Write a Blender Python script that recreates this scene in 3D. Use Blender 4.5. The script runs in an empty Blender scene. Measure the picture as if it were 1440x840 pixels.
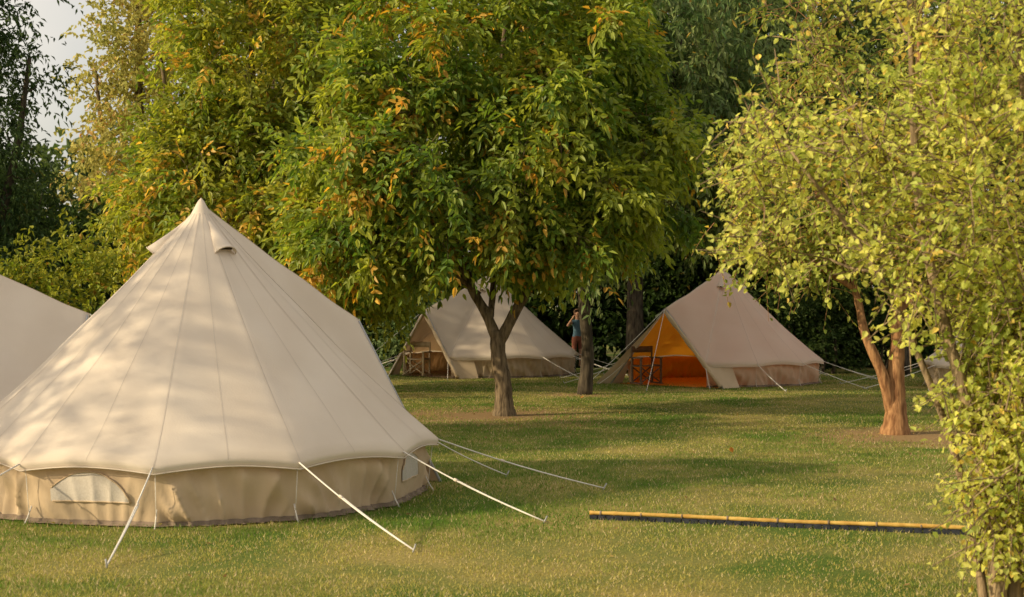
import bpy, math, random
import numpy as np
from mathutils import Vector
S=bpy.context.scene
random.seed(3)
R0=np.random.default_rng(11)
S.view_settings.view_transform='Standard'; S.view_settings.look='None'; S.view_settings.exposure=0
# ------------------------------------------------------------ helpers
def nrm(a): return a/(np.linalg.norm(a,axis=-1,keepdims=True)+1e-9)
def link(o,parent=None):
    S.collection.objects.link(o)
    if parent is not None: o.parent=parent
    return o
def empty(name,loc=(0,0,0),rot=0,scale=1):
    e=bpy.data.objects.new(name,None); e.empty_display_size=.3; e.location=loc
    e.rotation_euler=(0,0,rot); e.scale=(scale,)*3 if not hasattr(scale,'__len__') else scale
    return link(e)
class Acc:
    def __init__(s): s.V=[];s.F3=[];s.F4=[];s.C=[];s.n=0
    def add(s,V,F3=None,F4=None,C=None):
        V=np.asarray(V,float).reshape(-1,3)
        if F3 is not None and len(F3): s.F3.append(np.asarray(F3,int).reshape(-1,3)+s.n)
        if F4 is not None and len(F4): s.F4.append(np.asarray(F4,int).reshape(-1,4)+s.n)
        if C is not None: s.C.append(C)
        s.V.append(V); s.n+=len(V)
    def mesh(s,name,mat=None,smooth=True):
        V=np.concatenate(s.V); f3=np.concatenate(s.F3) if s.F3 else np.zeros((0,3),int)
        f4=np.concatenate(s.F4) if s.F4 else np.zeros((0,4),int)
        me=bpy.data.meshes.new(name)
        me.vertices.add(len(V)); me.vertices.foreach_set('co',V.astype(np.float32).ravel())
        lp=np.concatenate([f3.ravel(),f4.ravel()]).astype(np.int32)
        me.loops.add(len(lp)); me.loops.foreach_set('vertex_index',lp)
        st=np.concatenate([np.arange(len(f3))*3,len(f3)*3+np.arange(len(f4))*4]).astype(np.int32)
        me.polygons.add(len(st)); me.polygons.foreach_set('loop_start',st)
        me.polygons.foreach_set('use_smooth',np.full(len(st),smooth))
        me.update(calc_edges=True)
        if s.C:
            C=np.concatenate(s.C); C=np.c_[C,np.ones(len(C))].astype(np.float32)
            at=me.color_attributes.new('col','FLOAT_COLOR','POINT'); at.data.foreach_set('color',C.ravel())
        if mat: me.materials.append(mat)
        return me
    def obj(s,name,mat=None,parent=None,smooth=True):
        return link(bpy.data.objects.new(name,s.mesh(name,mat,smooth)),parent)
def tube(acc,P,rad,n=6,cap=True):
    P=np.asarray(P,float); k=len(P); rad=np.broadcast_to(np.asarray(rad,float),(k,))
    T=nrm(np.gradient(P,axis=0)); ref=np.array([0,0,1.]) if abs(T[0][2])<.9 else np.array([1.,0,0])
    U=nrm(np.cross(T,ref)); W=np.cross(T,U)
    a=np.arange(n)/n*2*np.pi
    V=P[:,None]+rad[:,None,None]*(np.cos(a)[None,:,None]*U[:,None]+np.sin(a)[None,:,None]*W[:,None])
    i=np.arange(k-1)[:,None]*n; j=np.arange(n)[None]; j2=(j+1)%n
    F=np.stack([i+j,i+j2,i+n+j2,i+n+j],-1).reshape(-1,4)
    F3=None
    V=V.reshape(-1,3)
    if cap:
        c0=len(V); V=np.r_[V,P[:1],P[-1:]]
        jj=np.arange(n); F3=np.r_[np.stack([jj,(jj+1)%n,np.full(n,c0)],-1)[:,::-1],np.stack([(k-1)*n+jj,(k-1)*n+(jj+1)%n,np.full(n,c0+1)],-1)]
    acc.add(V,F3,F)
def box(acc,c,s,rz=0):
    c=np.array(c,float); h=np.array(s,float)/2
    v=np.array([[x,y,z] for x in(-1,1) for y in(-1,1) for z in(-1,1)])*h
    ca,sa=math.cos(rz),math.sin(rz); v=v@np.array([[ca,sa,0],[-sa,ca,0],[0,0,1]])
    acc.add(v+c,None,[[0,1,3,2],[4,6,7,5],[0,4,5,1],[2,3,7,6],[0,2,6,4],[1,5,7,3]])
def spline(P,n=6):
    P=np.asarray(P,float); Q=np.vstack([2*P[0]-P[1],P,2*P[-1]-P[-2]]); out=[]
    for i in range(1,len(Q)-2):
        for t in np.arange(n)/n:
            a,b,c,d=Q[i-1],Q[i],Q[i+1],Q[i+2]
            out.append(.5*((2*b)+(-a+c)*t+(2*a-5*b+4*c-d)*t*t+(-a+3*b-3*c+d)*t**3))
    out.append(P[-1]); return np.array(out)
# ------------------------------------------------------------ materials
def newmat(name):
    m=bpy.data.materials.new(name); m.use_nodes=True; nt=m.node_tree; nt.nodes.clear()
    return m,nt,nt.nodes,nt.links
def N(ns,t,**k):
    n=ns.new(t)
    for a,b in k.items():
        if a in n.inputs: n.inputs[a].default_value=b
        else: setattr(n,a,b)
    return n
def leafmat(name,trans=.4,spec=.35,val=1.8):
    m,nt,ns,l=newmat(name)
    at=N(ns,'ShaderNodeAttribute',attribute_name='col')
    p=N(ns,'ShaderNodeBsdfPrincipled'); p.inputs['Roughness'].default_value=.5; p.inputs['Specular IOR Level'].default_value=spec
    hs=N(ns,'ShaderNodeHueSaturation'); hs.inputs['Hue'].default_value=.49; hs.inputs['Saturation'].default_value=1.08; hs.inputs['Value'].default_value=val
    tr=N(ns,'ShaderNodeBsdfTranslucent'); mx=N(ns,'ShaderNodeMixShader'); mx.inputs[0].default_value=trans
    o=N(ns,'ShaderNodeOutputMaterial')
    l.new(at.outputs['Color'],p.inputs['Base Color']); l.new(at.outputs['Color'],hs.inputs['Color']); l.new(hs.outputs[0],tr.inputs[0])
    l.new(p.outputs[0],mx.inputs[1]); l.new(tr.outputs[0],mx.inputs[2]); l.new(mx.outputs[0],o.inputs[0])
    return m
def noisemat(name,c1,c2,scale=5,stretch=(1,1,1),rough=.9,bump=.3,trans=0,tcol=None,detail=6,bscale=None,spec=.2):
    m,nt,ns,l=newmat(name)
    tc=N(ns,'ShaderNodeTexCoord'); mp=N(ns,'ShaderNodeMapping'); mp.inputs['Scale'].default_value=stretch
    nz=N(ns,'ShaderNodeTexNoise'); nz.inputs['Scale'].default_value=scale; nz.inputs['Detail'].default_value=detail
    rp=N(ns,'ShaderNodeValToRGB'); rp.color_ramp.elements[0].position=.35; rp.color_ramp.elements[1].position=.65
    rp.color_ramp.elements[0].color=(*c1,1); rp.color_ramp.elements[1].color=(*c2,1)
    nb=N(ns,'ShaderNodeTexNoise'); nb.inputs['Scale'].default_value=bscale or scale*2; nb.inputs['Detail'].default_value=5
    bp=N(ns,'ShaderNodeBump'); bp.inputs['Strength'].default_value=bump; bp.inputs['Distance'].default_value=.02
    p=N(ns,'ShaderNodeBsdfPrincipled'); p.inputs['Roughness'].default_value=rough; p.inputs['Specular IOR Level'].default_value=spec
    o=N(ns,'ShaderNodeOutputMaterial')
    l.new(tc.outputs['Object'],mp.inputs[0]); l.new(mp.outputs[0],nz.inputs[0]); l.new(mp.outputs[0],nb.inputs[0])
    l.new(nz.outputs[0],rp.inputs[0]); l.new(rp.outputs[0],p.inputs['Base Color'])
    l.new(nb.outputs[0],bp.inputs['Height']); l.new(bp.outputs[0],p.inputs['Normal'])
    if trans>0:
        tr=N(ns,'ShaderNodeBsdfTranslucent'); mx=N(ns,'ShaderNodeMixShader'); mx.inputs[0].default_value=trans
        if tcol: tr.inputs[0].default_value=(*tcol,1)
        else: l.new(rp.outputs[0],tr.inputs[0])
        l.new(p.outputs[0],mx.inputs[1]); l.new(tr.outputs[0],mx.inputs[2]); l.new(mx.outputs[0],o.inputs[0])
    else: l.new(p.outputs[0],o.inputs[0])
    return m
M_leaf=leafmat('leaf',.42,.35); M_leafE=leafmat('leaf_young',.5,.25,1.9); M_leafbg=leafmat('leaf_background',.3,.15); M_grass=leafmat('grass_blade',.35,.1)
M_bark=noisemat('bark',(.07,.05,.03),(.22,.165,.10),7,(3,3,.6),.95,.9)
M_barklt=noisemat('bark_light',(.14,.10,.06),(.34,.25,.15),9,(3,3,.6),.95,.8)
M_barkred=noisemat('bark_reddish',(.17,.08,.035),(.40,.22,.10),6,(3,3,.6),.9,.8)
M_barkdk=noisemat('bark_dark',(.03,.024,.018),(.10,.08,.055),6,(3,3,.6),.95,.8)
CR=((.735,.635,.525),(.80,.705,.595))
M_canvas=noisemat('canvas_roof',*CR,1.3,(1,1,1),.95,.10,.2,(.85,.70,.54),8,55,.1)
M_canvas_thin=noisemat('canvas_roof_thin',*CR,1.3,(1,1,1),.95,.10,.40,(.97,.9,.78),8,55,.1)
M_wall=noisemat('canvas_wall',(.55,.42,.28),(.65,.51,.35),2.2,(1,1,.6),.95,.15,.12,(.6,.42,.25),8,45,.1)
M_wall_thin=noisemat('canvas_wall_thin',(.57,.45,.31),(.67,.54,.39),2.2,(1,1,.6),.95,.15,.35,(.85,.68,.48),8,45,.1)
M_seam=noisemat('seam',(.62,.53,.44),(.68,.59,.49),9,(1,1,1),.95,.1)
M_sod=noisemat('sod_cloth',(.16,.12,.085),(.26,.20,.15),9,(1,1,1),.95,.3)
M_gauze=noisemat('window_mesh',(.50,.45,.39),(.57,.52,.46),60,(1,1,1),.8,.2,spec=.05)
M_rope=noisemat('rope',(.66,.62,.56),(.78,.74,.67),60,(1,1,1),.9,.3)
M_ventshade=noisemat('vent_shade',(.04,.03,.025),(.08,.05,.035),10)
M_pole=noisemat('pole_steel',(.3,.3,.3),(.42,.42,.42),10,(1,1,1),.35,.0)
M_orange=noisemat('orange_lining',(.95,.42,.03),(.98,.48,.045),2.5,(1,1,1),.9,.1,.74,(1,.50,.035))
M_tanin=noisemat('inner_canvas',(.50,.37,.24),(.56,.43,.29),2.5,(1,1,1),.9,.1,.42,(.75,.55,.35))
M_rug=noisemat('rug_orange',(.78,.28,.045),(.9,.38,.06),9,(1,1,1),.95,.3)
M_rugb=noisemat('rug_brown',(.2,.12,.07),(.3,.2,.12),9,(1,1,1),.95,.3)
M_wood=noisemat('chair_wood',(.10,.06,.03),(.18,.11,.06),8,(1,1,4),.55,.2,spec=.4)
M_woodlt=noisemat('chair_wood_light',(.40,.30,.18),(.52,.40,.25),8,(1,1,4),.55,.2,spec=.4)
M_bamboo=noisemat('bamboo',(.42,.24,.05),(.60,.41,.11),3,(3,3,3),.6,.2,spec=.3)
M_plast=noisemat('edging_plastic',(.015,.018,.025),(.04,.045,.06),14,(1,1,1),.5,.2)
# ------------------------------------------------------------ foliage
def leafgeo(acc,pos,ax,nr,L,W,C,six=True,fold=.25,curl=.15):
    n=len(pos); ax=nrm(ax); sd=nrm(np.cross(ax,nr)); up=np.cross(sd,ax)
    L=np.broadcast_to(L,(n,))[:,None]; W=np.broadcast_to(W,(n,))[:,None]
    if six:
        p=[pos, pos+ax*L*.33+sd*W*.5+up*W*fold, pos+ax*L*.7+sd*W*.38+up*(W*fold*.6-L*curl*.5), pos+ax*L-up*L*curl,
           pos+ax*L*.7-sd*W*.38+up*(W*fold*.6-L*curl*.5), pos+ax*L*.33-sd*W*.5+up*W*fold]
        V=np.stack(p,1).reshape(-1,3); b=np.arange(n)[:,None]*6
        F=np.concatenate([b+np.array([0,1,2,3]),b+np.array([0,3,4,5])]); acc.add(V,None,F,np.repeat(C,6,0))
    else:
        p=[pos,pos+ax*L*.45+sd*W*.5+up*W*fold,pos+ax*L-up*L*curl,pos+ax*L*.45-sd*W*.5+up*W*fold]
        V=np.stack(p,1).reshape(-1,3); b=np.arange(n)[:,None]*4
        F=np.concatenate([b+np.array([0,1,2]),b+np.array([0,2,3])]); acc.add(V,F,None,np.repeat(C,4,0))
def foliage(rng,acc,tw,clumps,cc,T=9,L=.5,m=6,ll=.13,lw=.05,droop=.3,pal=None,compound=False,six=True,down=.5,spread=.12,outw=.5,gain=1.0,autgrad=0):
    clumps=np.asarray(clumps); K=len(clumps)
    base=np.repeat(clumps,T,0)+rng.normal(0,spread,(K*T,3))
    out=nrm(base-cc); d=nrm(out*outw+rng.normal(0,.6,(K*T,3))+np.array([0,0,.05]))
    ln=(L*rng.uniform(.55,1.25,K*T))[:,None]
    t=(np.arange(m)+.6)/m
    pos=(base[:,None]+d[:,None]*ln[:,None]*t[None,:,None]); pos[...,2]-=droop*ln*t[None]**2
    n=K*T*m; pos=pos.reshape(-1,3)+rng.normal(0,.02,(n,3))
    dd=np.repeat(d,m,0)
    ax=nrm(dd*.5+rng.normal(0,.55,(n,3))-np.array([0,0,down]))
    nr=nrm(rng.normal(0,.5,(n,3))+np.array([0,0,1.])+.4*dd)
    base_c,alt_c,aut_c,faut=[np.array(x) if i<3 else x for i,x in enumerate(pal)]
    a=np.clip(rng.beta(1.1,1.1,K)[:,None]*.85+rng.uniform(-.3,.4,(K,T*m)),0,1).reshape(-1,1)
    C=base_c*(1-a)+alt_c*a
    fk=np.where(rng.random(K)<.25,faut*3.2,faut*.25)*np.clip(1-autgrad*(clumps[:,0]-cc[0]),.25,2.2)
    pa=np.repeat(fk,T*m); isa=(rng.random(n)<pa)[:,None]
    C=np.where(isa,aut_c*rng.uniform(.6,1.3,(n,1)),C)*rng.uniform(.75,1.25,(n,1))*gain
    if compound:
        rl=ll*2.3; ax=nrm(ax+dd*.4); sd=nrm(np.cross(ax,nr)); up=np.cross(sd,ax)
        for (tt,s) in ((.3,1),(.34,-1),(.62,1),(.66,-1),(1,0)):
            p=pos+ax*rl*tt; p[:,2]-=.12*rl*tt*tt*2
            la=nrm(ax*(.55 if s else 1)+sd*s*.85-np.array([0,0,.25])+rng.normal(0,.12,(n,3)))
            leafgeo(acc,p,la,nrm(up+rng.normal(0,.25,(n,3))),ll*(.75+.4*tt)*rng.uniform(.85,1.15,n),lw*rng.uniform(.85,1.15,n),C*rng.uniform(.9,1.1,(n,1)),six)
    else:
        leafgeo(acc,pos,ax,nr,ll*rng.uniform(.65,1.25,n),lw*rng.uniform(.75,1.2,n),C,six)
    if tw is not None:
        e=base+d*ln*.5; e[:,2]-=droop*ln[:,0]*.25; f=base+d*ln; f[:,2]-=droop*ln[:,0]
        sd=nrm(np.cross(d,[0.1,0.2,1.])); u2=np.cross(sd,d)
        V=[]
        for (pp,rr) in((base,.007),(e,.005),(f,.003)):
            for a in (0,2.09,4.19): V.append(pp+rr*(math.cos(a)*sd+math.sin(a)*u2))
        V=np.stack(V,1).reshape(-1,3); b=np.arange(K*T)[:,None]*9; F=[]
        for q in(0,3):
            for j in range(3): F.append(b+np.array([q+j,q+(j+1)%3,q+3+(j+1)%3,q+3+j]))
        tw.add(V,None,np.concatenate(F))
def lobes_pts(rng,lobes,zmin=-9,inner=.25):
    out=[]
    for c,r,n in lobes:
        d=nrm(rng.normal(0,1,(n,3))); rad=rng.uniform(inner,1,n)**.55
        p=np.array(c)+d*rad[:,None]*np.array(r); out.append(p)
    p=np.concatenate(out); lo=p[:,2]<zmin; p[lo,2]=zmin+rng.uniform(0,.9,lo.sum()); return p
def branches(rng,acc,limbs,clumps,rmax=.05,rmin=.008,n=5):
    nodes=[];nr=[]
    for P,r in limbs:
        P=np.array(P,float); r=np.array(r,float)
        P[1:-1,:2]+=rng.normal(0,1,(len(P)-2,2))*r[1:-1,None]*.15
        P2=spline(P,6); rr=np.interp(np.linspace(0,len(P)-1,len(P2)),np.arange(len(r))*(len(P)-1)/(len(r)-1),r)
        rr=rr*(1+.04*np.sin(np.arange(len(rr))*1.7+rng.uniform(0,6)))
        tube(acc,P2,rr,12); s=len(P2)//3 if len(nodes)==0 else 0
        nodes+=list(P2[s:]); nr+=list(rr[s:])
    cl=clumps[np.argsort(np.linalg.norm(clumps-nodes[0],axis=1))]
    for c in cl:
        A=np.array(nodes); dv=c-A; dist=np.linalg.norm(dv,axis=1)+np.maximum(0,-dv[:,2]+.0)*1.2
        k=int(np.argmin(dist)); a=A[k]; L=np.linalg.norm(c-a)
        if L<.12: continue
        m1=a+(c-a)*.4+rng.normal(0,.08*L,3)+np.array([0,0,.12*L]); m2=a+(c-a)*.75+rng.normal(0,.06*L,3)+np.array([0,0,.08*L])
        P=spline([a,m1,m2,c],2); r0=min(nr[k]*.75,rmin+.016*L,rmax)
        rr=np.linspace(r0,max(rmin*.7,r0*.45),len(P)); tube(acc,P,rr,n,False)
        for q in (2,4,6): nodes.append(P[q]); nr.append(rr[q])
class TreeMesh: pass
def tree_mesh(name,seed,limbs,lobes,cc,bark,leafm,zmin=-9,rmax=.05,twigs=True,inner=.25,lift=None,**kw):
    rng=np.random.default_rng(seed); cl=lobes_pts(rng,lobes,zmin,inner)
    if lift is not None:
        zl=lift(cl); lo=cl[:,2]<zl; cl[lo,2]=(zl+rng.uniform(0,.8,len(cl)))[lo]
    a=Acc(); branches(rng,a,limbs,cl,rmax); f=Acc()
    foliage(rng,f,a if twigs else None,cl,np.array(cc),**kw)
    t=TreeMesh(); t.b=a.mesh(name+'_trunk',bark); t.f=f.mesh(name+'_leaves',leafm,False); return t
def place(t,name,loc,rot=0,scale=1):
    e=empty(name,loc,rot,scale)
    link(bpy.data.objects.new('trunk_and_branches',t.b),e); link(bpy.data.objects.new('foliage',t.f),e); return e
PW=((.10,.18,.025),(.34,.37,.05),(.56,.35,.06),.07)
# --- walnut A (in the middle)
tA=tree_mesh('walnutA',5,[
  ([(0,0,-.05),(-.02,0,.22),(-.04,0,.6),(-.09,.0,1.05),(-.13,.0,1.5)],[.23,.165,.145,.135,.13]),
  ([(-.10,0,1.25),(-.32,.05,1.8),(-.62,.1,2.4),(-1.2,.3,4.0),(-1.8,.2,6.2)],[.10,.09,.08,.06,.035]),
  ([(-.12,0,1.25),(.14,-.05,1.8),(.48,-.1,2.5),(.9,-.1,4.2),(1.1,0,6)],[.11,.095,.085,.06,.035]),
  ([(-.25,.05,1.75),(-.2,.4,2.6),(-.2,.7,4.5),(0,.5,7)],[.06,.055,.05,.035]),
  ([(-.45,.1,2.15),(-1.2,-.3,2.7),(-2.4,-.6,3.1),(-3.0,-.7,2.9)],[.045,.04,.03,.02]),
  ([(.3,-.1,2.3),(1.0,-.5,2.9),(2.0,-.8,3.3)],[.045,.04,.03])],
  [((-.9,0,4.5),(2.9,2.4,2.1),125),((1.3,0,4.9),(1.9,2.2,2.1),78),((-.2,0,7.2),(3.0,2.4,2.4),100),((-2.4,-.2,3.3),(1.5,1.5,.9),36),((1.0,-.6,3.4),(1.5,1.4,.6),26)],
  (0,0,4.5),M_bark,M_leaf,zmin=2.85,T=8,L=.5,m=5,ll=.16,lw=.074,droop=.35,pal=PW,compound=True,down=.45,spread=.12,autgrad=.35)
place(tA,'walnut_tree',(-.13,25.2,0))
# --- walnut B (behind the near tent)
tB=tree_mesh('walnutB',8,[
  ([(0,0,-.05),(.05,0,1),(0,0,2.2)],[.22,.18,.16]),
  ([(0,0,2.1),(-.7,0,3.2),(-1.6,0,5),(-2,0,7.5)],[.12,.1,.07,.04]),
  ([(0,0,2.1),(.7,-.1,3.2),(1.8,-.2,4.6),(2.2,0,6.5)],[.12,.1,.07,.04]),
  ([(0,0,2.1),(.1,.3,4),(0,.3,7),(0,0,9)],[.12,.1,.07,.04])],
  [((-.3,0,4.2),(3.0,2.5,2.2),165),((1.9,-.3,4.2),(2.1,2.2,2.2),90),((.5,0,7.6),(2.5,2.3,2.8),140),((2.2,-.5,2.8),(1.5,1.3,.9),40)],
  (0,0,5),M_bark,M_leaf,zmin=2.0,T=8,L=.6,m=4,ll=.17,lw=.078,droop=.35,
  pal=((.15,.22,.03),(.44,.43,.06),(.56,.37,.07),.08),compound=True,down=.4,spread=.17)
place(tB,'walnut_tree',(-5.9,32,0))
# --- cherry-like drooping tree C
tC=tree_mesh('tC',12,[
  ([(0,0,-.05),(.03,0,1),(-.05,0,2.4),(.1,0,3.4)],[.17,.13,.12,.11]),
  ([(.1,0,3.3),(.9,-.1,4.6),(1.8,-.2,6.3),(2.2,0,8.5)],[.09,.08,.06,.04]),
  ([(.1,0,3.3),(-.3,0,5),(-.5,0,8)],[.08,.06,.04]),
  ([(0,0,2.6),(1.0,-.5,3.7),(2.4,-.8,4.6),(3.6,-.9,4.6)],[.06,.05,.04,.03])],
  [((1.8,-.2,5.8),(2.7,2.2,2.4),180),((1.2,0,8.4),(3.5,2.4,2.6),145),((2.8,-.6,4.5),(1.9,1.5,.9),70),((.1,-.2,3.6),(1.2,1.2,.7),32)],
  (1.4,0,5),M_barkdk,M_leaf,zmin=2.8,lift=lambda c: np.where(c[:,0]>1.2,3.8,2.8),T=9,L=.6,m=8,ll=.2,lw=.066,droop=.7,
  pal=((.10,.17,.055),(.25,.30,.11),(.35,.25,.05),.02),down=1.0,spread=.17)
place(tC,'cherry_tree',(1.58,31,0))
# --- tree D right with reddish trunk
PD=((.17,.23,.04),(.38,.39,.075),(.45,.34,.07),.05)
tD=tree_mesh('tD',21,[
  ([(0,0,-.05),(-.02,0,.22),(-.01,0,.55),(.0,0,.95),(.05,0,1.5),(.1,0,2.6),(.3,0,4.4),(.4,0,6.5)],[.26,.18,.155,.13,.105,.09,.07,.03]),
  ([(-.03,-.02,.3),(-.22,-.1,.9),(-.5,-.1,1.55),(-.62,0,2.2),(-1.1,0,3.4),(-1.5,0,4.8)],[.11,.085,.07,.055,.045,.03]),
  ([(.08,0,1.9),(.8,.1,2.6),(1.8,.2,3.6),(2.4,.2,4.8)],[.06,.05,.04,.03]),
  ([(-.6,0,2.2),(-1.3,-.3,2.6),(-2.0,-.5,3.1)],[.045,.035,.025])],
  [((-.9,0,4.0),(1.7,1.7,1.9),80),((1.2,0,3.9),(2.0,1.7,2.2),90),((.2,0,6.2),(2.6,2,1.8),70),((-1.5,-.2,2.9),(1.1,1,.7),24),((1.7,-.2,2.2),(1.2,1,.8),36)],
  (0,0,4),M_barkred,M_leaf,zmin=1.7,lift=lambda c: np.where(c[:,0]<.7,2.4,1.5),T=8,L=.5,m=8,ll=.1,lw=.06,droop=.35,pal=PD,down=.4,spread=.15)
place(tD,'maple_tree',(5.84,21.7,0))
# --- tree E foreground right, many thin stems, small yellow-green leaves
PE=((.30,.37,.08),(.66,.65,.18),(.62,.48,.13),.06)
rE=np.random.default_rng(31)
clE=np.concatenate([lobes_pts(rE,[((.4,.1,3.0),(1.5,1.3,1.1),106),((-.8,.1,2.75),(1.05,.9,.85),46),((.3,0,4.3),(2.0,1.5,1.0),74),((.5,.2,1.9),(.75,.8,.85),72)],1.3),
    lobes_pts(rE,[((.17,-.05,1.25),(.45,.4,1.0),100),((.5,0,.8),(.38,.4,.75),50)],.12)])
aE=Acc(); branches(rE,aE,[
  ([(0,0,-.05),(-.03,0,.5),(-.15,0,1.1),(-.38,.05,2.0),(-.5,.1,2.7),(-.55,.1,4)],[.06,.05,.042,.036,.03,.015]),
  ([(.1,.05,-.05),(.14,0,.8),(.1,0,1.6),(.2,0,2.6),(.1,.1,4.3)],[.055,.045,.04,.03,.015]),
  ([(.2,-.05,-.05),(.3,0,.7),(.5,0,1.7),(.8,0,2.8),(1,0,4)],[.05,.042,.035,.025,.015]),
  ([(-.05,.1,-.05),(-.12,.2,.6),(-.3,.3,1.3),(-.7,.3,2.2),(-1.3,.2,3.0)],[.035,.028,.024,.018,.01])],clE,.018,.006,5)
fE=Acc(); foliage(rE,fE,aE,clE,np.array((0,0,2.6)),T=10,L=.33,m=9,ll=.050,lw=.037,droop=.1,pal=PE,down=.1,spread=.07,outw=.5)
e=empty('hornbeam_tree',(3.12,9.1,0)); aE.obj('trunk_and_branches',M_barklt,e); fE.obj('foliage',M_leafE,e,False)
# --- background trees
def bgtree(name,seed,H,r,pal,zmin,nc,ll=.24,lw=.11,droop=.3,down=.4,m=7,T=8,L=.85,taper=False,bark=M_barkdk,inner=.25):
    lob=[]
    rng=np.random.default_rng(seed)
    if taper:
        k=9
        for i in range(k):
            z=zmin+ (H-zmin)*(i+.5)/k; rr=r*(1-.8*(i/k)**1.3); lob.append(((rng.normal(0,.15),rng.normal(0,.15),z),(rr,rr,(H-zmin)/k*.8),int(nc/k*(rr/r+.25))))
    else:
        for i in range(7):
            a=rng.uniform(0,6.28); q=r*.45; z=rng.uniform(zmin+1.5,H-2)
            lob.append(((q*math.cos(a),q*math.sin(a),z),(r*.68,r*.68,H*.2),nc//9))
        lob.append(((0,0,zmin+(H-zmin)*.5),(r*.85,r*.85,(H-zmin)*.52),2*nc//9))
    limbs=[([(0,0,-.05),(.1,0,H*.25),(-.1,.1,H*.6),(0,0,H*.92)],[.32,.24,.14,.04]),
           ([(.08,0,H*.2),(r*.3,.2,H*.4),(r*.45,.3,H*.6)],[.15,.1,.05]),([(.05,0,H*.22),(-r*.3,-.3,H*.4),(-r*.45,-.2,H*.6)],[.15,.1,.05])]
    return tree_mesh(name,seed,limbs,lob,(0,0,H*.5),bark,M_leafbg,zmin=zmin,twigs=False,six=False,inner=inner,T=T,L=L,m=m,ll=ll,lw=lw,droop=droop,pal=pal,down=down,spread=.3)
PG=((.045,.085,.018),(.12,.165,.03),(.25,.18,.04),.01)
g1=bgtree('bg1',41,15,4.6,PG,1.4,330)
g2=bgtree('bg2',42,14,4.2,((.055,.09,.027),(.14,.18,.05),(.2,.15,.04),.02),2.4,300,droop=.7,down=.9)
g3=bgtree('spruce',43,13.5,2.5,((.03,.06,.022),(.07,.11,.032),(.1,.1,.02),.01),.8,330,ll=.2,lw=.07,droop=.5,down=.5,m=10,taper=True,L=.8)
g4=bgtree('poplar',44,17,3.3,((.30,.31,.08),(.50,.45,.14),(.55,.38,.14),.1),.8,440,ll=.2,lw=.13,taper=True,m=8,L=.75,bark=M_bark,inner=.05)
for (t,nm,x,y,r,s) in [(g3,'spruce_tree',-13.1,35,0,1),(g4,'poplar_tree',-12.3,47,0,.97),(g4,'poplar_tree',-9.4,54,2,1.05),
    (g1,'oak_tree',-6,47,.5,1),(g1,'oak_tree',.5,49,2.1,1.05),(g2,'ash_tree',6,46,0,1),(g1,'oak_tree',10.5,50,4,1.05),(g2,'ash_tree',15,44,2,1),
    (g1,'oak_tree',20,52,1,1),(g2,'ash_tree',3.5,40.5,1.2,.9),(g2,'ash_tree',10.8,39.5,3.2,.85),(g1,'oak_tree',6.8,43,5.2,.9)]:
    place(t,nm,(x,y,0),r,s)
# off-frame trees on the left that dapple the light
g5=bgtree('plum',47,8,2.1,((.08,.13,.02),(.2,.22,.03),(.2,.15,.04),.02),3.2,90,ll=.12,lw=.07,m=8,T=8,L=.5,bark=M_bark)
g6=bgtree('plumd',48,8.5,2.6,((.08,.13,.02),(.2,.22,.03),(.2,.15,.04),.02),2.0,190,ll=.22,lw=.14,m=7,T=8,L=.6,bark=M_bark)
place(g5,'plum_tree',(-13.9,11.1,0),0,1.0)
place(g6,'plum_tree',(-14.8,16.2,0),2,.85)
place(g6,'plum_tree',(-20.5,14.8,0),4,(.95,.6,1.3))
# --- shrubs and hedges
def hedge(name,seed,x0,x1,y0,y1,h0,h1,n,pal,ll=.14,lw=.08,leafm=M_leafbg,T=8,m=8,L=.5):
    rng=np.random.default_rng(seed); x=rng.uniform(x0,x1,n); y=rng.uniform(y0,y1,n)
    top=h0+(h1-h0)*(.5+.5*np.sin(x*1.1+seed)*np.cos(x*.47+1)); z=rng.random(n)**.8*top
    cl=np.c_[x,y,z+.15]; f=Acc(); a=Acc()
    foliage(rng,f,None,cl,np.array(((x0+x1)/2,(y0+y1)/2+2,.0)),T=T,L=L,m=m,ll=ll,lw=lw,droop=.2,pal=pal,six=False,down=.3,spread=.2)
    for i in range(int(abs(x1-x0)*1.5)+2):
        px=rng.uniform(x0,x1); py=(y0+y1)/2+rng.normal(0,.1)
        tube(a,spline([(px,py,-.05),(px+.1,py,h0*.4),(px+rng.normal(0,.3),py,h0*.85)],3),np.linspace(.05,.015,7),5)
    e=empty(name); a.obj('stems',M_barkdk,e); f.obj('foliage',leafm,e,False)
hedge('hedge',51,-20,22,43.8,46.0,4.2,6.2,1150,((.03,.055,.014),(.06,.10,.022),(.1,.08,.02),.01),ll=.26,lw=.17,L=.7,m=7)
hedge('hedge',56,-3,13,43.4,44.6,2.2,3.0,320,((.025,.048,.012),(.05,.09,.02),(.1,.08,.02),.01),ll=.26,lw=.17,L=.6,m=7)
hedge('shrub',52,-12.5,-8.2,27.5,29.5,2.0,3.2,165,((.12,.18,.022),(.30,.30,.04),(.42,.27,.05),.07))
hedge('shrub',53,6.2,10.5,39.5,40.5,1.6,2.6,100,((.03,.06,.016),(.08,.12,.03),(.1,.08,.02),.01))
hedge('shrub',54,-3.8,-1.8,43,44,1.8,2.6,60,((.10,.16,.06),(.22,.28,.12),(.1,.08,.02),.01))
hedge('distant_tree_line',55,-80,80,75,85,8,10.5,900,((.045,.08,.02),(.11,.15,.04),(.1,.08,.02),.01),ll=.75,lw=.5,L=2.2,T=8,m=6)
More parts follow.
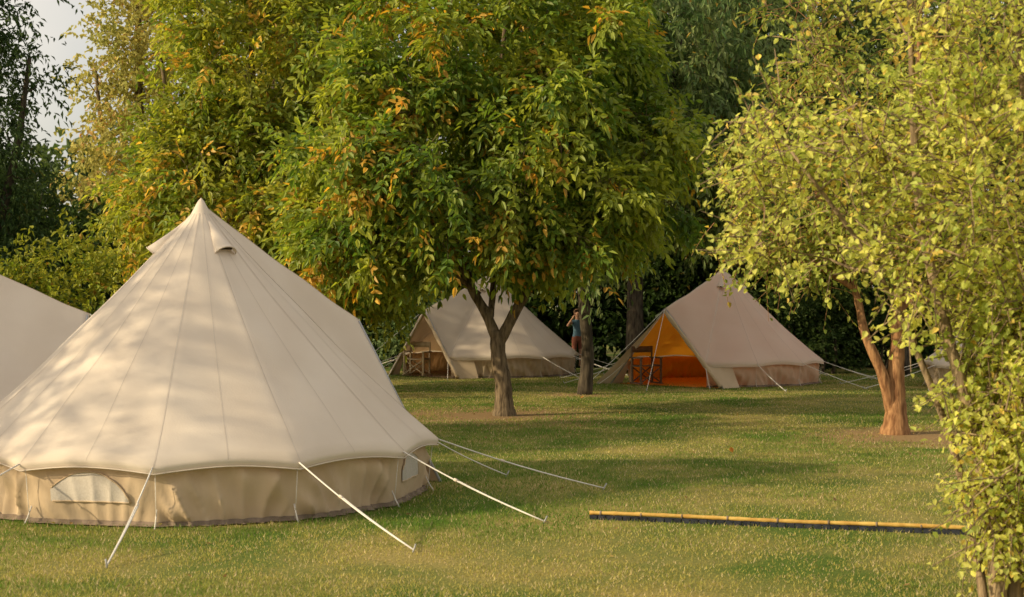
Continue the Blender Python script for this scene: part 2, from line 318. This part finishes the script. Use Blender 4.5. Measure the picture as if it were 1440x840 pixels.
# ------------------------------------------------------------ ground
def ground():
    m,nt,ns,l=newmat('lawn')
    geo=N(ns,'ShaderNodeNewGeometry')
    def noise(s,d=6):
        n=N(ns,'ShaderNodeTexNoise'); n.inputs['Scale'].default_value=s; n.inputs['Detail'].default_value=d; l.new(geo.outputs['Position'],n.inputs[0]); return n
    def ramp(src,a,b,c1,c2):
        r=N(ns,'ShaderNodeValToRGB'); r.color_ramp.elements[0].position=a; r.color_ramp.elements[1].position=b
        r.color_ramp.elements[0].color=(*c1,1); r.color_ramp.elements[1].color=(*c2,1); l.new(src,r.inputs[0]); return r
    r1=ramp(noise(.6,9).outputs[0],.38,.64,(.10,.155,.028),(.33,.27,.10))
    r2=ramp(noise(30,8).outputs[0],.3,.75,(.6,.65,.55),(1.25,1.2,1.1))
    mul=N(ns,'ShaderNodeMixRGB',blend_type='MULTIPLY'); mul.inputs[0].default_value=1
    l.new(r1.outputs[0],mul.inputs[1]); l.new(r2.outputs[0],mul.inputs[2]); cur=mul.outputs[0]
    for (cx,cy,r) in ((6.0,21.2,1.5),(-.5,25.3,2.0),(1.5,31,.8)):
        d=N(ns,'ShaderNodeVectorMath',operation='DISTANCE'); l.new(geo.outputs['Position'],d.inputs[0]); d.inputs[1].default_value=(cx,cy,0)
        nn=noise(1.7); ad=N(ns,'ShaderNodeMath',operation='MULTIPLY_ADD'); l.new(nn.outputs[0],ad.inputs[0]); ad.inputs[1].default_value=-1.6*r; l.new(d.outputs['Value'],ad.inputs[2])
        rr=N(ns,'ShaderNodeMapRange'); rr.inputs['From Min'].default_value=-.1*r; rr.inputs['From Max'].default_value=.55*r; rr.inputs['To Min'].default_value=.85; rr.inputs['To Max'].default_value=0
        l.new(ad.outputs[0],rr.inputs[0])
        mx=N(ns,'ShaderNodeMixRGB'); l.new(rr.outputs[0],mx.inputs[0]); l.new(cur,mx.inputs[1]); mx.inputs[2].default_value=(.33,.21,.11,1); cur=mx.outputs[0]
    p=N(ns,'ShaderNodeBsdfPrincipled'); p.inputs['Roughness'].default_value=1; p.inputs['Specular IOR Level'].default_value=.1
    bp=N(ns,'ShaderNodeBump'); bp.inputs['Strength'].default_value=.6; bp.inputs['Distance'].default_value=.03
    l.new(noise(55,4).outputs[0],bp.inputs['Height']); l.new(bp.outputs[0],p.inputs['Normal'])
    o=N(ns,'ShaderNodeOutputMaterial'); l.new(cur,p.inputs['Base Color']); l.new(p.outputs[0],o.inputs[0])
    n=60; g=np.sign(np.linspace(-1,1,n))*np.abs(np.linspace(-1,1,n))**2.5*700
    X,Y=np.meshgrid(g,g+20,indexing='ij'); Z=np.zeros_like(X); V=np.stack([X,Y,Z],-1).reshape(-1,3)
    i,j=np.meshgrid(np.arange(n-1),np.arange(n-1),indexing='ij'); b=(i*n+j).ravel()
    a=Acc(); a.add(V,None,np.stack([b,b+n,b+n+1,b+1],-1)); a.obj('lawn_ground',m)
ground()
def vnoise(x,y,s,seed):
    g=np.random.default_rng(seed).random((256,256)); u=x*s+500; v=y*s+500
    i=np.floor(u).astype(int); j=np.floor(v).astype(int); fu=u-i; fv=v-j; fu=fu*fu*(3-2*fu); fv=fv*fv*(3-2*fv)
    q=lambda a,b:g[a%256,b%256]
    return (q(i,j)*(1-fu)+q(i+1,j)*fu)*(1-fv)+(q(i,j+1)*(1-fu)+q(i+1,j+1)*fu)*fv
NB=480000
d=8.3+(R0.random(NB)**1.35)*32; x=R0.uniform(-1,1,NB)*(.43*d+1.2)
pn=.4*vnoise(x,d,.45,1)+.32*vnoise(x,d,1.3,2)+.28*vnoise(x,d,4,3)
keep=R0.random(NB)>np.clip((pn-.56)*4,0,.7)
for (cx,cy,r) in ((5.9,21.3,.85),(-.5,25.3,1.25)): keep&=(np.hypot(x-cx,(d-cy)*1.2)+R0.normal(0,.35,NB)+ (vnoise(x,d,1.5,5)-.5)*1.2>r)
x,d,pn=x[keep],d[keep],pn[keep]; n=len(x)
pos=np.c_[x,d,np.zeros(n)]
h=R0.uniform(.012,.036,n)*(1.6-1.1*pn); w=.0045+.00032*d
a=R0.uniform(0,6.28,n); side=np.c_[np.cos(a),np.sin(a),0*a]*w[:,None]*.5
tip=pos+np.c_[R0.normal(0,.45,n)*h,R0.normal(0,.45,n)*h,h]
t=np.clip((pn-.34)*2.9+R0.normal(0,.22,n)+np.clip((13-d)*.05,0,.25),0,1)[:,None]
C=np.array((.10,.185,.028))*(1-t)+np.array((.40,.35,.10))*t
dry=(R0.random(n)<.07+.16*t[:,0])[:,None]; C=np.where(dry,np.array((.52,.42,.24)),C)*R0.uniform(.7,1.3,(n,1))
V=np.stack([pos-side,pos+side,tip],1).reshape(-1,3)
ga=Acc(); ga.add(V,np.arange(3*n).reshape(-1,3),None,np.repeat(C,3,0)); ga.obj('grass',M_grass,None,False)
# fallen leaves
nl=560; d=9+R0.random(nl)**1.1*27; x=R0.uniform(-1,1,nl)*(.42*d+1)
k=np.arange(nl)<240; x[k]=R0.normal(0,2.2,240); d[k]=25+R0.normal(0,2.0,240)
k=(np.arange(nl)>=240)&(np.arange(nl)<340); x[k]=5.8+R0.normal(0,1.3,100); d[k]=21.3+R0.normal(0,1.3,100)
pos=np.c_[x,d,R0.uniform(.02,.03,nl)]
ax=nrm(np.c_[R0.normal(0,1,(nl,2)),R0.normal(0,.2,nl)]); nr=nrm(R0.normal(0,.3,(nl,3))+[0,0,1])
pal=np.array([(.36,.26,.10),(.26,.17,.07),(.46,.38,.14),(.36,.22,.08),(.2,.13,.06)]); C=pal[R0.integers(0,5,nl)]*R0.uniform(.7,1.2,(nl,1))
la=Acc(); leafgeo(la,pos,ax,nr,R0.uniform(.03,.06,nl),R0.uniform(.02,.035,nl),C,True,.3,-.3)
big=np.array([(2.9,18.7,.03),(1.4,29.2,.04)]); nb=len(big)
leafgeo(la,big,nrm(np.c_[R0.normal(0,1,(nb,2)),np.full(nb,.5)]),nrm(R0.normal(0,.4,(nb,3))+[0,-.6,1]),.09,.06,np.tile(np.array([[.5,.22,.06]]),(nb,1)),True,.3,-.3)
la.obj('fallen_leaves',M_grass,None,False)
# ------------------------------------------------------------ bell tent
def bell_tent(cx,cy,seam0,door,ddist=2.35,az=1.8,hw=1.35,H=3.05,R=2.5,is_open=False,lining=None,rug=None,vents=True,seed=0,windows=(),flap=False,door_guys=True,canvas=None,wallm=None):
    canvas=canvas or M_canvas; wallm=wallm or M_wall
    rng=np.random.default_rng(seed); E=empty('bell_tent',(cx,cy,0)); rad=math.radians
    P=np.array([0,0,H]); dv=np.array([math.cos(rad(door)),math.sin(rad(door)),0]); tv=np.array([-dv[1],dv[0],0])
    A=dv*ddist+np.array([0,0,az]); ze=.56
    fr=(1-ze/az); Bp=dv*ddist+tv*hw*fr+np.array([0,0,ze]); Bm=dv*ddist-tv*hw*fr+np.array([0,0,ze])
    seams=[]
    for k in range(12):
        a=(seam0+30*k-door)%360
        if 37<a<323: seams.append(a)
    seams.sort()
    cor=[np.array([R*math.cos(rad(door+a)),R*math.sin(rad(door+a)),ze]) for a in seams]
    cols=[]; uu=[]; seg=[]
    def addseg(a,b,n,kind,last=False):
        for i in range(n+(1 if last else 0)):
            t=i/n; p=a*(1-t)+b*t
            if kind=='eave': p=p+np.array([0,0,.05*math.sin(math.pi*t)])
            cols.append(p); uu.append(t if kind!='frame' else 0); seg.append(kind)
    addseg(A,Bp,8,'frame'); addseg(Bp,cor[0],6,'side')
    for i in range(len(cor)-1): addseg(cor[i],cor[i+1],12,'eave')
    addseg(cor[-1],Bm,6,'side'); addseg(Bm,A,8,'frame',True)
    B=np.array(cols); uu=np.array(uu); nc=len(B); m=26
    def roofgrid(sc=1.0,hem=True,wr=1.0):
        rows=[]
        for r in range(m+1):
            t=r/m; q=P*(1-t)+B*t
            k=np.array([.075 if s!='frame' else .03 for s in seg])
            q=q.copy(); q[:,2]-=k*4*t*(1-t)
            bil=np.array([ (math.sin(math.pi*((u*2)%1)) *.0015+ math.sin(math.pi*u)*.003) if s=='eave' else (.006*math.sin(math.pi*u) if s=='side' else 0) for u,s in zip(uu,seg)])*t*4*(1-t)
            rr=np.linalg.norm(q[:,:2],axis=1)+1e-6
            q[:,:2]*=(1-bil/np.maximum(rr,.3))[:,None]; q[:,2]-=bil*.6
            ang=np.arctan2(q[:,1],q[:,0]); wv=wr*(.010*np.sin(ang*5+t*5+seed)+.005*np.sin(ang*19-t*13)+.007*np.sin(t*19+ang*3)*t)*min(1,3*t)*min(1,(1-t)*6+.2)
            q[:,2]+=wv
            if t==0: q=np.repeat(P[None],nc,0)+np.c_[nrm(B[:,:2])*.03,np.zeros(nc)]
            rows.append(q)
        if hem:
            isf=np.array([s=='frame' for s in seg])
            for dz,sx in ((.035,1.0),(.075,.992)):
                q=rows[m].copy(); q[:,2]-=np.where(isf,0.0,dz); q[:,:2]*=np.where(isf,.985,sx)[:,None]; rows.append(q)
        return np.array(rows)*sc
    def grid_add(acc,G):
        r,c=G.shape[:2]; i,j=np.meshgrid(np.arange(r-1),np.arange(c-1),indexing='ij'); b=(i*c+j).ravel()
        acc.add(G.reshape(-1,3),None,np.stack([b,b+c,b+c+1,b+1],-1))
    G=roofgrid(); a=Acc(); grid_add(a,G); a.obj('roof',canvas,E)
    a=Acc()
    for j in range(nc):
        u=uu[j]; s=seg[j]
        main=(s=='eave' and abs(u)<.01) or (s=='side' and u<.01) or j==0
        if main or (s=='eave' and abs(u-.5)<.01):
            L=G[1:,j]; jj=min(j+1,nc-1); tang=nrm(G[1:,jj]-G[1:,j]); al=nrm(np.gradient(L,axis=0)); no=nrm(np.cross(al,tang)); no*=np.where((no[:,2:]<0),-1,1)
            w=.006 if main else .0035; V=np.stack([L-tang*w+no*.002,L+tang*w+no*.002],1); grid_add(a,V)
    isf=np.array([s=='frame' for s in seg]); idx=np.where(~isf)[0]; tube(a,G[m,idx[0]:idx[-1]+2]+np.array([0,0,-.072]),.006,5)
    a.obj('seams',M_seam,E)
    pts=[Bp]+cor+[Bm]; winpan=set()
    for (ang,_,_) in windows:
        for i in range(len(seams)-1):
            if abs(((seams[i]+door-ang)+180)%360-180)<3: winpan.add(i+1)
    wcols=[];wu=[];wd=[]
    for i in range(len(pts)-1):
        n=44
        for q in range(n+(1 if i==len(pts)-2 else 0)):
            t=q/n; p=pts[i]*(1-t)+pts[i+1]*t; wcols.append(p); wu.append(t); wd.append(.3 if i in winpan else 1)
    W=np.array(wcols); wu=np.array(wu); s=np.cumsum(np.r_[0,np.linalg.norm(np.diff(W,axis=0),axis=1)])
    ph=rng.uniform(0,6,8)
    def wallpt(Wp,sv,u,v,off=0,damp=1.0):
        outd=nrm(Wp[:2]); top=Wp[:2]-outd*.13; bot=Wp[:2]*.93
        lean=(u-.5)*(1-v)*5
        f=math.sin(sv*11+lean*2.6+ph[0]+1.7*math.sin(sv*2.3+ph[1])+v*1.5); f2=math.sin(sv*25-lean*3+ph[2]+v*4)
        fold=(.075*(1-abs(f)**.6)+.016*f2+.030*math.sin(sv*5+v*5+ph[3])+.026*math.sin(v*9+sv*5+lean*2+ph[4])*(1-v))*damp
        e=min(1,min(u,1-u)*7); bulge=.04*math.sin(math.pi*v)*e+fold*(1-v*.4)*e
        p=bot*(1-v)+top*v+outd*(bulge*min(1,(1-v)*4+.05)+off)
        return (p[0],p[1],v*(Wp[2]+.03*math.sin(math.pi*u)-.02)+.004)
    vs=np.linspace(0,1,20)
    WG=np.array([[wallpt(W[i],s[i],wu[i],v,0,wd[i]) for i in range(len(W))] for v in vs])
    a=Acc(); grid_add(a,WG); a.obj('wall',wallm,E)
    SG=np.array([[wallpt(W[i],s[i],wu[i],v,o,wd[i]) for i in range(len(W))] for v,o in ((.0,.07),(.03,.02),(.08,.009))])
    SG[0,:,2]=.012; a=Acc(); grid_add(a,SG); a.obj('sod_cloth',M_sod,E)
    for wi,(ang,u0,u1) in enumerate(windows):
        k=None
        for i in range(len(seams)-1):
            if abs(((seams[i]+door-ang)+180)%360-180)<3: k=i
        if k is None: continue
        p0,p1=pts[k+1],pts[k+2]; s0=s[(k+1)*44]; ln=np.linalg.norm(p1-p0); a=Acc(); fr_=Acc()
        n=44; G2=[]
        for i in range(n+1):
            u=u0+(u1-u0)*i/n; c=(i/n-.5)*2+.08; top=.38+.46*(max(0,1-min(1,abs(c)/1.08)**2.2))**.75
            G2.append([wallpt(p0*(1-u)+p1*u,s0+ln*u,u,.38+(top-.38)*q/8,.014,.3) for q in range(9)])
        G2=np.array(G2); grid_add(a,G2); a.obj('window_mesh',M_gauze,E)
        rim=np.concatenate([G2[:,-1],G2[::-1,0]]); tube(fr_,rim[1:-1],.008,5); fr_.obj('window_trim',M_wall,E)
    a=Acc(); th=np.arange(25)/24*2*np.pi
    CG=np.array([[(r*math.cos(t),r*math.sin(t),z) for t in th] for r,z in ((.004,H+.055),(.03,H+.025),(.105,H-.115),(.14,H-.17))]); grid_add(a,CG); a.obj('peak_cap',canvas,E)
    if vents:
        va=Acc(); vd=Acc()
        for b in (door-217,door-97,door+23):
            bx=np.array([math.cos(rad(b)),math.sin(rad(b)),0])
            j=int(np.argmax(nrm(B[:,:2])@bx[:2])); col=G[:,j]; bx=np.r_[nrm(B[j,:2]),0]; ta=np.array([-bx[1],bx[0],0])
            zz=col[:,2]; rrr=np.linalg.norm(col[:,:2],axis=1)
            def onr(z): return bx*np.interp(-z,-zz,rrr)+np.array([0,0,z])
            sl=nrm(onr(H-.7)-onr(H-.2)); no=np.cross(ta,sl); no=no if no[2]>0 else -no
            Gv=[]
            for t in np.linspace(0,1,8):
                c=onr(H-.2-.34*t); wd_=.02+.10*t; hh=.01+.095*t**1.2; Gv.append([c+ta*wd_*math.cos(q)+no*(hh*math.sin(q)-.004) for q in np.linspace(0,np.pi,11)])
            Gv=np.array(Gv); grid_add(va,Gv)
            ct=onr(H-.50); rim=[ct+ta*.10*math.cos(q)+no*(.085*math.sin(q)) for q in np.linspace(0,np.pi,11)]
            vd.add(np.array([ct]+rim),[[0,i,i+1] for i in range(1,11)])  # dark half disc closes the hood, its colour stands for the shade inside
            tube(va,Gv[-1],.007,5)
        va.obj('vent_hoods',canvas,E); vd.obj('vent_shade_discs',M_ventshade,E)
    ro=Acc(); pg=Acc(); sl_=Acc()
    def guy(c,g,dbl=True):
        c=np.array(c); g=np.array(g); t=np.linspace(0,1,9)[:,None]; L=c*(1-t)+g*t; L[:,2]-=.03*np.sin(np.pi*t[:,0]); sd=nrm(np.cross(g-c,[0,0,1.]))
        if dbl:
            tube(ro,L+sd*.011*(1-t),.0075,5); tube(ro,L[3:]-sd*.013*(1-t[3:]),.0075,5)
            p=L[3]; q=L[3]+(L[4]-L[3])*.2; tube(sl_,[p,q],.015,6)
        else: tube(ro,L,.007,5)
        dd=nrm(g-c); dd[2]=0; dd=nrm(dd); tube(pg,[g+dd*.03+[0,0,.05],g-dd*.03-[0,0,.06]],.008,5)
    for i,a_ in enumerate(seams):
        an=rad(door+a_+rng.normal(0,1.3)); r=4.3+rng.normal(0,.08); guy(cor[i]+np.array([0,0,-.01]),(r*math.cos(an),r*math.sin(an),.02))
        b=cor[i][:2]*.945; o=nrm(cor[i][:2])
        tube(ro,[(b[0]*1.0,b[1]*1.0,.16),(b[0]+o[0]*.05,b[1]+o[1]*.05,.06),(b[0]+o[0]*.09,b[1]+o[1]*.09,.0)],.007,5)
        tube(ro,[(cor[i][0]*.975,cor[i][1]*.975,.5),(b[0]*1.01,b[1]*1.01,.03)],.0035,5)
    if door_guys:
        guy(A,dv*4.6+tv*.9+np.array([0,0,.02]),False); guy(A,dv*4.6-tv*.9+np.array([0,0,.02]),False)
    else:
        guy(A,dv*4.9+tv*2.4+np.array([0,0,.02]),False)
    guy(Bp,dv*3.1+tv*1.6+np.array([0,0,.02]),False); guy(Bm,dv*3.1-tv*1.6+np.array([0,0,.02]),False)
    ro.obj('guy_ropes',M_rope,E); pg.obj('pegs',M_pole,E); sl_.obj('rope_sliders',M_seam,E)
    a=Acc(); tube(a,[(0,0,0),(0,0,H-.03)],.02,8)
    f1=dv*(ddist-.03)
    for sg in (1,-1): tube(a,[f1+tv*sg*hw*.99,f1+tv*sg*hw*.02+np.array([0,0,az-.02])],.016,8)
    a.obj('poles',M_pole,E)
    if not is_open:
        a=Acc(); n=10; Gd=[]
        for i in range(n+1):
            z=az*(1-i/n)+.01; w=hw*(i/n)*.985; Gd.append([dv*(ddist-.045+.012*math.sin(q*9+i))+tv*w*q+np.array([0,0,z-.01]) for q in np.linspace(-1,1,17)])
        grid_add(a,np.array(Gd)); a.obj('door_panel',M_wall,E)
        a=Acc(); tube(a,[dv*(ddist-.02)+np.array([0,0,.02]),dv*(ddist-.02)+np.array([0,0,az-.06])],.008,5); a.obj('zip',M_sod,E)
    else:
        a=Acc()
        top=A+np.array([0,0,-.05])
        for sg in ((1,-1) if not flap else (1,)):
            ft=dv*(ddist+.03)+tv*sg*(hw*.97)+np.array([0,0,.05]); tt=np.linspace(0,1,12)[:,None]
            L=top*(1-tt)+ft*tt; tube(a,L,.03+.03*np.abs(np.sin(tt[:,0]*11)),7)
        if flap:
            n=12; Gf=[]; outp=dv*(ddist+.22)-tv*(hw*1.16)
            for i in range(n+1):
                t=i/n; e0=top*(1-t)+(dv*(ddist+.02)-tv*hw)*t; e1=top*(1-t)+outp*t
                Gf.append([e0*(1-q)+e1*q+tv*.02*math.sin(q*7+t*3)*t for q in np.linspace(0,1,8)])
            grid_add(a,np.array(Gf))
        for sg in (1,-1):
            Bq=dv*(ddist-.02)+tv*sg*hw*fr+np.array([0,0,ze]); F=dv*(ddist-.02)+tv*sg*hw+np.array([0,0,.01]); Cn=cor[0] if sg==1 else cor[-1]
            Wb=Cn*np.array([.93,.93,0])+np.array([0,0,.01])
            a.add([Bq,F,Bq*.5+Cn*np.array([.93,.93,1])*.5,F*.5+Wb*.5],None,[[0,1,3,2]])
        a.obj('door_flaps',M_wall,E)
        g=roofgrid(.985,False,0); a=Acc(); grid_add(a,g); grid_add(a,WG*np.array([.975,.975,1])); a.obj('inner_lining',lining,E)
    ring=[np.array([p[0]*.9,p[1]*.9,.012]) for p in cor]; ring=[dv*ddist*.97+tv*hw*.9+np.array([0,0,.012])]+ring+[dv*ddist*.97-tv*hw*.9+np.array([0,0,.012])]
    a=Acc(); V=np.array([[0,0,.03]]+ring); n=len(ring); a.add(V,[[0,1+i,1+(i+1)%n] for i in range(n)]); a.obj('groundsheet',rug or M_sod,E,False)
    return E,dv,tv
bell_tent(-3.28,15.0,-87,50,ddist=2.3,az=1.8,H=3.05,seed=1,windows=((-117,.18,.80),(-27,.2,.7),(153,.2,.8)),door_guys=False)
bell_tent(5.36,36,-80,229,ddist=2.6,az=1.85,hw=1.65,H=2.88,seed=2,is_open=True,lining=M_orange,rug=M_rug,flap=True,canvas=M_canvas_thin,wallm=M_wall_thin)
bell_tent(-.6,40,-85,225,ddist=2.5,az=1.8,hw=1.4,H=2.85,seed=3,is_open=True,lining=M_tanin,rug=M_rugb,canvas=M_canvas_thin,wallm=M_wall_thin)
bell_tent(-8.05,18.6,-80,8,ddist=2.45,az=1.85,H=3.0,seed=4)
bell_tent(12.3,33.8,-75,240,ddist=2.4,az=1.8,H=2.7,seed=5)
# ------------------------------------------------------------ chairs
def chair(loc,rz,wood):
    e=empty('directors_chair',loc,rz); a=Acc(); c=Acc()
    for sx in(-.29,.29):
        box(a,(sx,.02,.64),(.06,.50,.035))
        box(a,(sx,-.19,.32),(.04,.045,.62)); box(a,(sx,.19,.32),(.04,.045,.62))
        box(a,(sx,.0,.03),(.042,.50,.035)); box(a,(sx,0,.44),(.032,.40,.035))
        box(a,(sx,.21,.78),(.036,.036,.27))
    for y in(-.2,.2):
        tube(a,[(-.28,y,.05),(.28,y,.42)],.016,6); tube(a,[(.28,y+.03,.05),(-.28,y+.03,.42)],.016,6)
    n=9; V=[];U=[]
    for i in range(n):
        x=-.29+.58*i/(n-1); s=.03*math.sin(math.pi*i/(n-1))
        V+= [(x,-.2,.475-s),(x,.2,.475-s),(x,.2,.455-s),(x,-.2,.455-s)]
        U+= [(x,.228+s,.76),(x,.228+s,.91),(x,.214+s,.91),(x,.214+s,.76)]
    F=[]
    for i in range(n-1):
        for q in range(4): F.append([i*4+q,i*4+(q+1)%4,i*4+4+(q+1)%4,i*4+4+q])
    c.add(V,None,F); c.add(U,None,F)
    a.obj('frame',wood,e,False); c.obj('seat_and_backrest',wood,e)
chair((3.26,34.45,.03),.5,M_wood); chair((-2.58,38.55,.03),-.4,M_woodlt)
# ------------------------------------------------------------ bamboo edging
p0=np.array([.72,13.16,0]); p1=np.array([4.02,12.24,0]); e=empty('bamboo_edging'); a=Acc(); nseg=15
dirv=nrm(p1-p0); L=np.linalg.norm(p1-p0)
pts=[];rs=[]
for i in range(nseg*6+1):
    t=i/(nseg*6); p=p0+(p1-p0)*t+np.array([0,0,.058+.004*math.sin(t*9)]); k=i%6
    pts.append(p); rs.append(.021 if k==0 else .0170+.0015*(abs(k-3)/3))
tube(a,pts,rs,10); a.obj('bamboo_pole',M_bamboo,e)
a=Acc()
rz=math.atan2(dirv[1],dirv[0])
for i in range(44):
    t=(i+.5)/44; c=p0+(p1-p0)*t; box(a,(c[0],c[1],.018),(L/44*.86,.06,.036),rz)
box(a,(*((p0+p1)[:2]/2),.032),(L,.028,.016),rz)
a.obj('plastic_base',M_plast,e,False)
a=Acc()
for t in (.03,.14,.25,.37,.5,.63,.75,.86,.97):
    c=p0+(p1-p0)*t+np.array([0,0,.058]); tube(a,[c-dirv*.008,c+dirv*.008],.022,8)
a.obj('ties',M_sod,e)
# ------------------------------------------------------------ person
def person(loc,rz):
    e=empty('person',loc,rz)
    J={'pel':(0,0,.98,.125),'wai':(0,0,1.12,.11),'che':(0,-.01,1.33,.135),'nec0':(0,0,1.50,.065),'nec':(0,-.01,1.56,.052),'hd1':(0,-.02,1.64,.085),'hd2':(0,-.02,1.73,.085),
       'shl':(.17,0,1.44,.06),'ell':(.30,.02,1.19,.042),'wrl':(.24,-.22,1.10,.028),'hal':(.21,-.30,1.10,.03),
       'shr':(-.17,0,1.44,.06),'elr':(-.36,-.04,1.30,.042),'wrr':(-.27,-.16,1.52,.028),'har':(-.22,-.19,1.60,.03),
       'hil':(.1,0,.90,.095),'knl':(.12,-.03,.50,.062),'anl':(.12,.02,.09,.04),'tol':(.13,-.15,.035,.035),
       'hir':(-.1,0,.90,.095),'knr':(-.11,-.01,.50,.062),'anr':(-.12,.04,.09,.04),'tor':(-.14,-.13,.035,.035)}
    Ed=[('pel','wai'),('wai','che'),('che','nec0'),('nec0','nec'),('nec','hd1'),('hd1','hd2'),('che','shl'),('shl','ell'),('ell','wrl'),('wrl','hal'),
        ('che','shr'),('shr','elr'),('elr','wrr'),('wrr','har'),('pel','hil'),('hil','knl'),('knl','anl'),('anl','tol'),('pel','hir'),('hir','knr'),('knr','anr'),('anr','tor')]
    for s in ('l','r'):
        h=np.array(J['ha'+s][:3]); w=np.array(J['wr'+s][:3]); d=nrm(h-w); sd=nrm(np.cross(d,[0,.3,1.]))
        for i,o in enumerate((-.027,-.009,.009,.027)):
            b=h+sd*o; q=b+d*(.05-.006*abs(i-1)); q2=q+d*.03-np.array([0,0,.012])
            J[f'f{s}{i}a']=(*q,.009); J[f'f{s}{i}b']=(*q2,.008); Ed+=[('ha'+s,f'f{s}{i}a'),(f'f{s}{i}a',f'f{s}{i}b')]
        q=h-d*.02+sd*.05; J[f't{s}']=(*q,.010); Ed.append(('ha'+s,f't{s}'))
    ks=list(J); me=bpy.data.meshes.new('body'); me.from_pydata([J[k][:3] for k in ks],[(ks.index(a),ks.index(b)) for a,b in Ed],[])
    o=link(bpy.data.objects.new('body_tmp',me)); sk=o.modifiers.new('s','SKIN'); o.modifiers.new('u','SUBSURF').levels=2
    for i,k in enumerate(ks):
        v=me.skin_vertices[0].data[i]; r=J[k][3]; v.radius=(r,r*(.75 if k in('pel','wai','che') else 1)); v.use_root=(k=='pel')
    dg=bpy.context.evaluated_depsgraph_get(); m2=bpy.data.meshes.new_from_object(o.evaluated_get(dg)); bpy.data.objects.remove(o)
    m2.materials.clear()
    for nm,c in(('skin',(.48,.27,.17)),('shirt',(.11,.20,.26)),('shorts',(.28,.10,.06)),('shoes',(.05,.04,.035))): m2.materials.append(noisemat('person_'+nm,tuple(x*.85 for x in c),c,20,(1,1,1),.8,.1))
    for p in m2.polygons:
        c=p.center; p.use_smooth=True; k=0
        if 1.0<c.z<1.50 and abs(c.x)<.2 and c.y>-.15: k=1
        elif .62<c.z<=1.0 and abs(c.x)<.22 and c.y>-.2: k=2
        elif c.z<.1: k=3
        p.material_index=k
    link(bpy.data.objects.new('body',m2),e)
    hm=noisemat('person_hair',(.06,.035,.02),(.12,.07,.04),30); a=Acc(); n=14
    def gadd(G):
        G=np.array(G); r,c=G.shape[:2]; i,j=np.meshgrid(np.arange(r-1),np.arange(c-1),indexing='ij'); bb=(i*c+j).ravel(); a.add(G.reshape(-1,3),None,np.stack([bb,bb+c,bb+c+1,bb+1],-1))
    gadd([[(.098*math.sin(th)*math.cos(q),.012+.108*math.sin(th)*math.sin(q),1.715+.108*math.cos(th)) for q in np.linspace(-.25,math.pi+.25,n)] for th in np.linspace(0,math.pi*.62,9)])
    gadd([[(.1*math.sin(th)*math.cos(q),-.015+.095*math.sin(th)*math.sin(q),1.72+.105*math.cos(th)) for q in np.linspace(0,2*math.pi,17)] for th in np.linspace(0,.95,6)])
    a.obj('hair',hm,e)
    a=Acc()
    for sx in(-.032,.032): tube(a,[(sx-.012,-.098,1.695),(sx,-.107,1.698),(sx+.012,-.098,1.695)],.007,5)
    tube(a,[(-.02,-.098,1.625),(0,-.106,1.622),(.02,-.098,1.625)],.005,5); a.obj('eyes_and_mouth',hm,e)
    a=Acc(); tube(a,[(0,-.1,1.69),(0,-.125,1.655),(0,-.1,1.648)],[.008,.014,.008],6)
    for sx in(-1,1): tube(a,[(sx*.088,-.02,1.70),(sx*.1,-.01,1.675),(sx*.088,-.015,1.64)],[.008,.014,.008],6)
    a.obj('nose_and_ears',m2.materials[0],e)
person((1.95,42.6,0),.5)
# ------------------------------------------------------------ light
el=math.radians(21.5); AZ=math.radians(19); hz=np.array([-math.cos(AZ),-math.sin(AZ)])
sd=Vector((hz[0]*math.cos(el),hz[1]*math.cos(el),math.sin(el)))
sun=bpy.data.lights.new('sun','SUN'); sun.energy=5; sun.angle=math.radians(.7); sun.color=(1,.82,.53)
so=link(bpy.data.objects.new('sun',sun)); so.rotation_euler=(-sd).to_track_quat('-Z','Y').to_euler()
w=bpy.data.worlds.new('World'); S.world=w; w.use_nodes=True; nt=w.node_tree; bg=nt.nodes['Background']
sk=nt.nodes.new('ShaderNodeTexSky'); sk.sky_type='NISHITA'; sk.sun_disc=False; sk.sun_elevation=el; sk.sun_rotation=math.atan2(sd.x,sd.y)%(2*math.pi)
sk.dust_density=3.0; sk.ozone_density=.7
tc=nt.nodes.new('ShaderNodeTexCoord'); nz=nt.nodes.new('ShaderNodeTexNoise'); nz.inputs['Scale'].default_value=2.2; nz.inputs['Detail'].default_value=5
mr=nt.nodes.new('ShaderNodeMapRange'); mr.inputs['From Min'].default_value=.3; mr.inputs['From Max'].default_value=.6; mr.inputs['To Min'].default_value=.18; mr.inputs['To Max'].default_value=.78
mx=nt.nodes.new('ShaderNodeMixRGB'); mx.inputs[2].default_value=(7.8,7.0,5.9,1)
nt.links.new(tc.outputs['Generated'],nz.inputs[0]); nt.links.new(nz.outputs[0],mr.inputs[0]); nt.links.new(mr.outputs[0],mx.inputs[0])
nt.links.new(sk.outputs[0],mx.inputs[1]); nt.links.new(mx.outputs[0],bg.inputs[0]); bg.inputs[1].default_value=.145
# ------------------------------------------------------------ camera
cam=bpy.data.cameras.new('camera'); co=link(bpy.data.objects.new('camera',cam)); co.location=(0,0,2.0)
co.rotation_euler=(math.radians(90.17),0,0); cam.lens=50; cam.sensor_width=36; cam.clip_end=3000; cam.clip_start=.1
cam.dof.use_dof=True; cam.dof.focus_distance=19; cam.dof.aperture_fstop=3.2
S.camera=co
